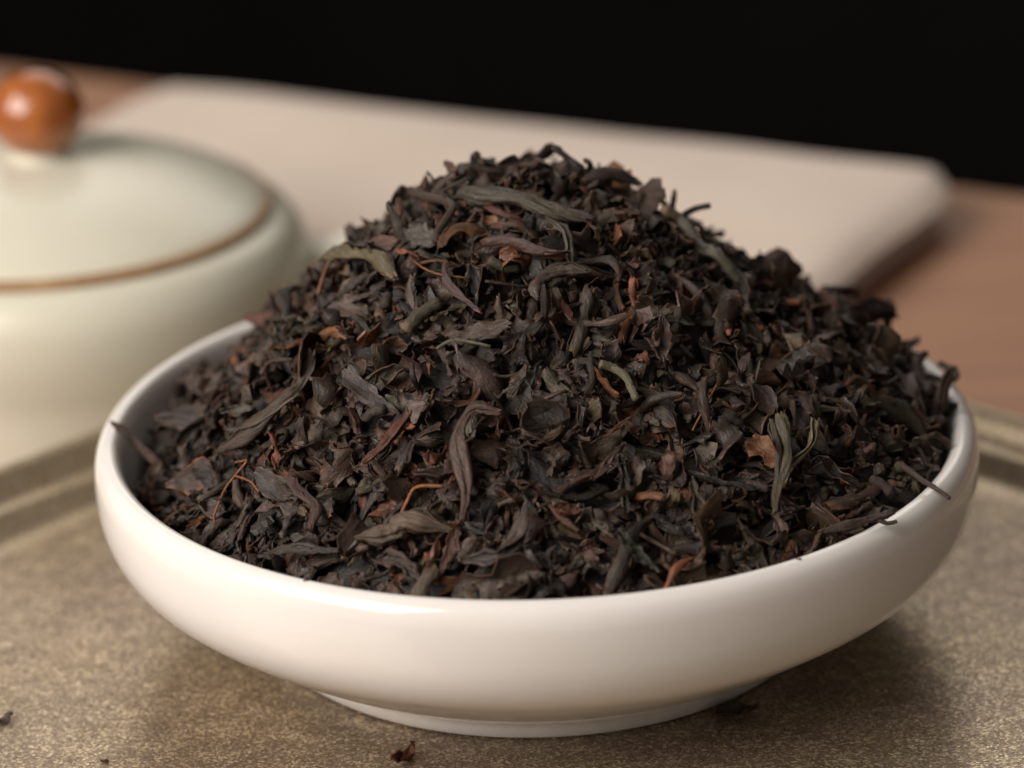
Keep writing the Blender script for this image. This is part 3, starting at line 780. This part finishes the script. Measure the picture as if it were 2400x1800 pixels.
# sprig with a russet bract on the right front slope
def sprig():
    a = catmull(on_heap([(29.0, -42.0), (29.3, -37.4), (30.2, -34.2), (31.2, -29.6)], [1.8, 2.4, 3.0, 4.0]), 6)
    b = catmull(on_heap([(29.2, -38.6), (30.6, -35.4), (32.6, -31.6), (33.6, -28.8)], [2.2, 2.8, 3.4, 4.0]), 6)
    c = catmull(on_heap([(29.2, -37.6), (29.4, -34.0), (29.9, -30.2)], [2.4, 2.8, 3.2]), 6)
    parts = [('stalk', roll(HR, a, .62, C('olive'), C('straw'), turns=.9, twist=.4, ridges=5, ramp_=.2, nv=19, taper=(.6, .8))),
             ('stalk', roll(HR, b, .55, C('pale'), C('straw'), turns=.8, twist=.3, ridges=4, ramp_=.2, nv=17, taper=(.5, .9))),
             ('stalk', roll(HR, c, .5, C('olive'), C('straw'), turns=.8, twist=.3, ridges=4, ramp_=.2, nv=17, taper=(.5, .9)))]
    V, Q, Cc, Lf = flake(HR, 4.4, 3.0, C('rust'), C('orange'), curl=1.2, bend=.5, rough=.9)
    p = on_heap([(28.2, -34.6)], 3.0)[0]
    parts.append(('bract', (orient(V, p, heap_n(28, -34)+np.array([0, -.4, .1]), (.6, -.6, -.2)), Q, Cc, Lf)))
    leaf_obj('tea_sprig', parts, 'split olive sprig with a russet bract on the right front slope', group='distinct twigs and fibres of the heap', cat='tea sprig')
sprig()

# crumbs lying on the tray
def crumb(label, x, y, L, W, col, h, bend=.8, curl=1.0, yaw=.6):
    V, Q, C_, Lf = flake(HR, L, W, C(col), C('rust'), curl=curl, bend=bend, rough=1.2)
    c, s = math.cos(yaw), math.sin(yaw)
    V = V@np.array([[c, s, 0], [-s, c, 0], [0, 0, 1]]) + np.array([x, y, 0])
    V[:, 2] += .05 - V[:, 2].min()
    leaf_obj('tea_crumb', (V, Q, C_, Lf), label, group='stray tea crumbs on the tray', cat='tea crumb')
crumb('red-brown curled tea crumb lying on the tray in front of the bowl', -18.0, -43.6, 7.0, 3.2, 'rust', 1, bend=1.6, curl=2.0, yaw=.75)
crumb('tiny dark tea speck on the tray at the lower left', -56.4, -41.3, 1.0, .8, 'red', .4)
crumb('dark tea crumb in the shadow at the right of the bowl foot', 25.2, -33.6, 5.4, 2.6, 'black', .8, bend=.6, yaw=.2)
crumb('dark tea crumb on the tray at the far left edge of the picture', -71.3, -29.6, 3.0, 2.0, 'brown', .6)

for lb, (x, y, z), q in (('tiny tea speck on the right front of the bowl rim', (31.6, -48.6, 28.75), .7), ('tiny tea speck on the left front of the bowl rim', (-28.4, -50.6, 28.75), .55)):
    V, Q, C_, Lf = flake(HR, q, q*.7, C('red'), C('rust'), curl=1.0, bend=.6)
    V[:, 2] -= V[:, 2].min()
    leaf_obj('tea_crumb', (V + np.array([x, y, z+.55]), Q, C_, Lf), lb, group='tea specks on the bowl rim', cat='tea crumb')
# ---------------------------------------------------------------- tea: the many ordinary pieces
def pile():
    rng = np.random.default_rng(77)
    bag = []
    singles = []
    flat = []
    def throw(n, lo, hi, size, tilt, rmax=56.0, single=0):
        done = 0
        while done < n:
            r = rmax*math.sqrt(rng.random()); a = rng.uniform(0, 2*math.pi)
            x, y = r*math.cos(a), r*math.sin(a)
            z = float(heap_z(x, y)); nn = heap_n(x, y)
            kind, (V, Q, C_, Lf) = rand_leaf(rng, size*rng.uniform(.8, 1.2))
            v = rng.normal(0, 1, 3); v -= nn*(v@nn); v /= np.linalg.norm(v)
            t = abs(rng.normal(0, tilt))
            t = min(t, 1.45)
            nz = nn*math.cos(t) + v*math.sin(t)
            if rng.random() < .5:
                nz = -nz
            xd = rng.normal(0, 1, 3)
            W = orient(V, np.array([x, y, z]) + nn*rng.uniform(lo, hi), nz, xd)
            W = keep_inside(W)
            done += 1
            if single and y < 16 and r < 54 and kind != 'stem':
                singles.append((kind, W, Q, C_, Lf))
                if len(singles) >= single:
                    single = 0
            else:
                bag.append((W, Q, C_, Lf)); flat.append(np.full(len(Q), not (kind == 'flake' and rng.random() < .45)))
    throw(900, -4.2, -2.2, 1.2, .55)
    throw(1500, -2.4, -.6, 1.05, .65)
    throw(1500, -1.1, .6, .92, .9)
    throw(520, .1, 1.5, 1.08, .8, single=225)
    # skyline and crest pieces that stand up
    # fine broken bits and dust between the flakes
    throw(900, -1.4, .6, .5, .9)
    # solid dark core under the loose leaves
    ng = 90
    a = np.linspace(0, 2*np.pi, ng, endpoint=False)
    rr = np.r_[.05, np.linspace(4, 55.4, 26)]
    X = rr[:, None]*np.cos(a); Y = rr[:, None]*np.sin(a)
    Z = heap_z(X, Y) - 3.6 + .9*np.sin(X*1.9+1)*np.sin(Y*2.1) + .5*np.sin(X*3.1-Y*2.7)
    R = wall_r(Z) - .4
    k = np.minimum(1, R/np.maximum(np.hypot(X, Y), 1e-3))
    Vc = np.stack([X*k, Y*k, Z], -1).reshape(-1, 3)
    i = np.arange(len(rr)-1)[:, None]*ng; j = np.arange(ng)[None]; j2 = (j+1) % ng
    Qc = np.stack([i+j, i+ng+j, i+ng+j2, i+j2], -1).reshape(-1, 4)
    bag.append((Vc, Qc, np.repeat(np.array([[.016, .0125, .011]]), len(Vc), 0), Vc.copy())); flat.append(np.full(len(Qc), True))
    off = 0; Vs, Qs, Cs, Ls = [], [], [], []
    for V, Q, C_, Lf in bag:
        Vs.append(V); Qs.append(Q+off); Cs.append(C_); Ls.append(Lf); off += len(V)
    o = mesh_obj('tea_leaf_heap', np.vstack(Vs), np.vstack(Qs), MT['tea'], attrs=(np.vstack(Cs), np.vstack(Ls)), smooth=np.concatenate(flat))
    tag(o, 'mass of small broken black tea leaves filling the white bowl', 'tea leaves', kind='stuff')
    right = np.array(cr); up = np.array(cu)
    used = set()
    for kind, V, Q, C_, Lf in singles:
        c = V.mean(0)
        d = [np.linalg.norm((c-q)@np.stack([right, up], 1)) for _, q in LANDMARK]
        m = C_.mean(0); lum = m.mean(); rg = m[0]/m[2]
        tone = 'rusty' if lum > .07 and rg > 2.6 else 'reddish' if rg > 2.45 else 'greyish' if lum > .06 else 'olive-brown' if m[1]/m[2] > 1.28 else 'brown' if lum > .042 else 'blackish'
        size = np.ptp(V@right) + np.ptp(V@up)
        big = 'large' if size > 9.5 else 'small' if size < 6 else 'middling'
        what = 'crumpled tea flake' if kind == 'flake' else 'rolled tea sliver'
        for k in np.argsort(d)[:5]:
            nm, q = LANDMARK[k]
            dx, dy = (c-q)@right, (c-q)@up
            rel = ('right of' if dx > 0 else 'left of') if abs(dx) > abs(dy) else ('above' if dy > 0 else 'below')
            lab = '%s %s %s %s the %s' % (big, tone, what, rel, nm)
            if lab not in used:
                break
        used.add(lab)
        leaf_obj('tea_leaf' if kind == 'flake' else 'rolled_tea_leaf', (V, Q, C_, Lf), lab,
                 group='loose %ss on the heap' % what, smooth=bool(kind != 'flake' or rng.random() > .45))
pile()
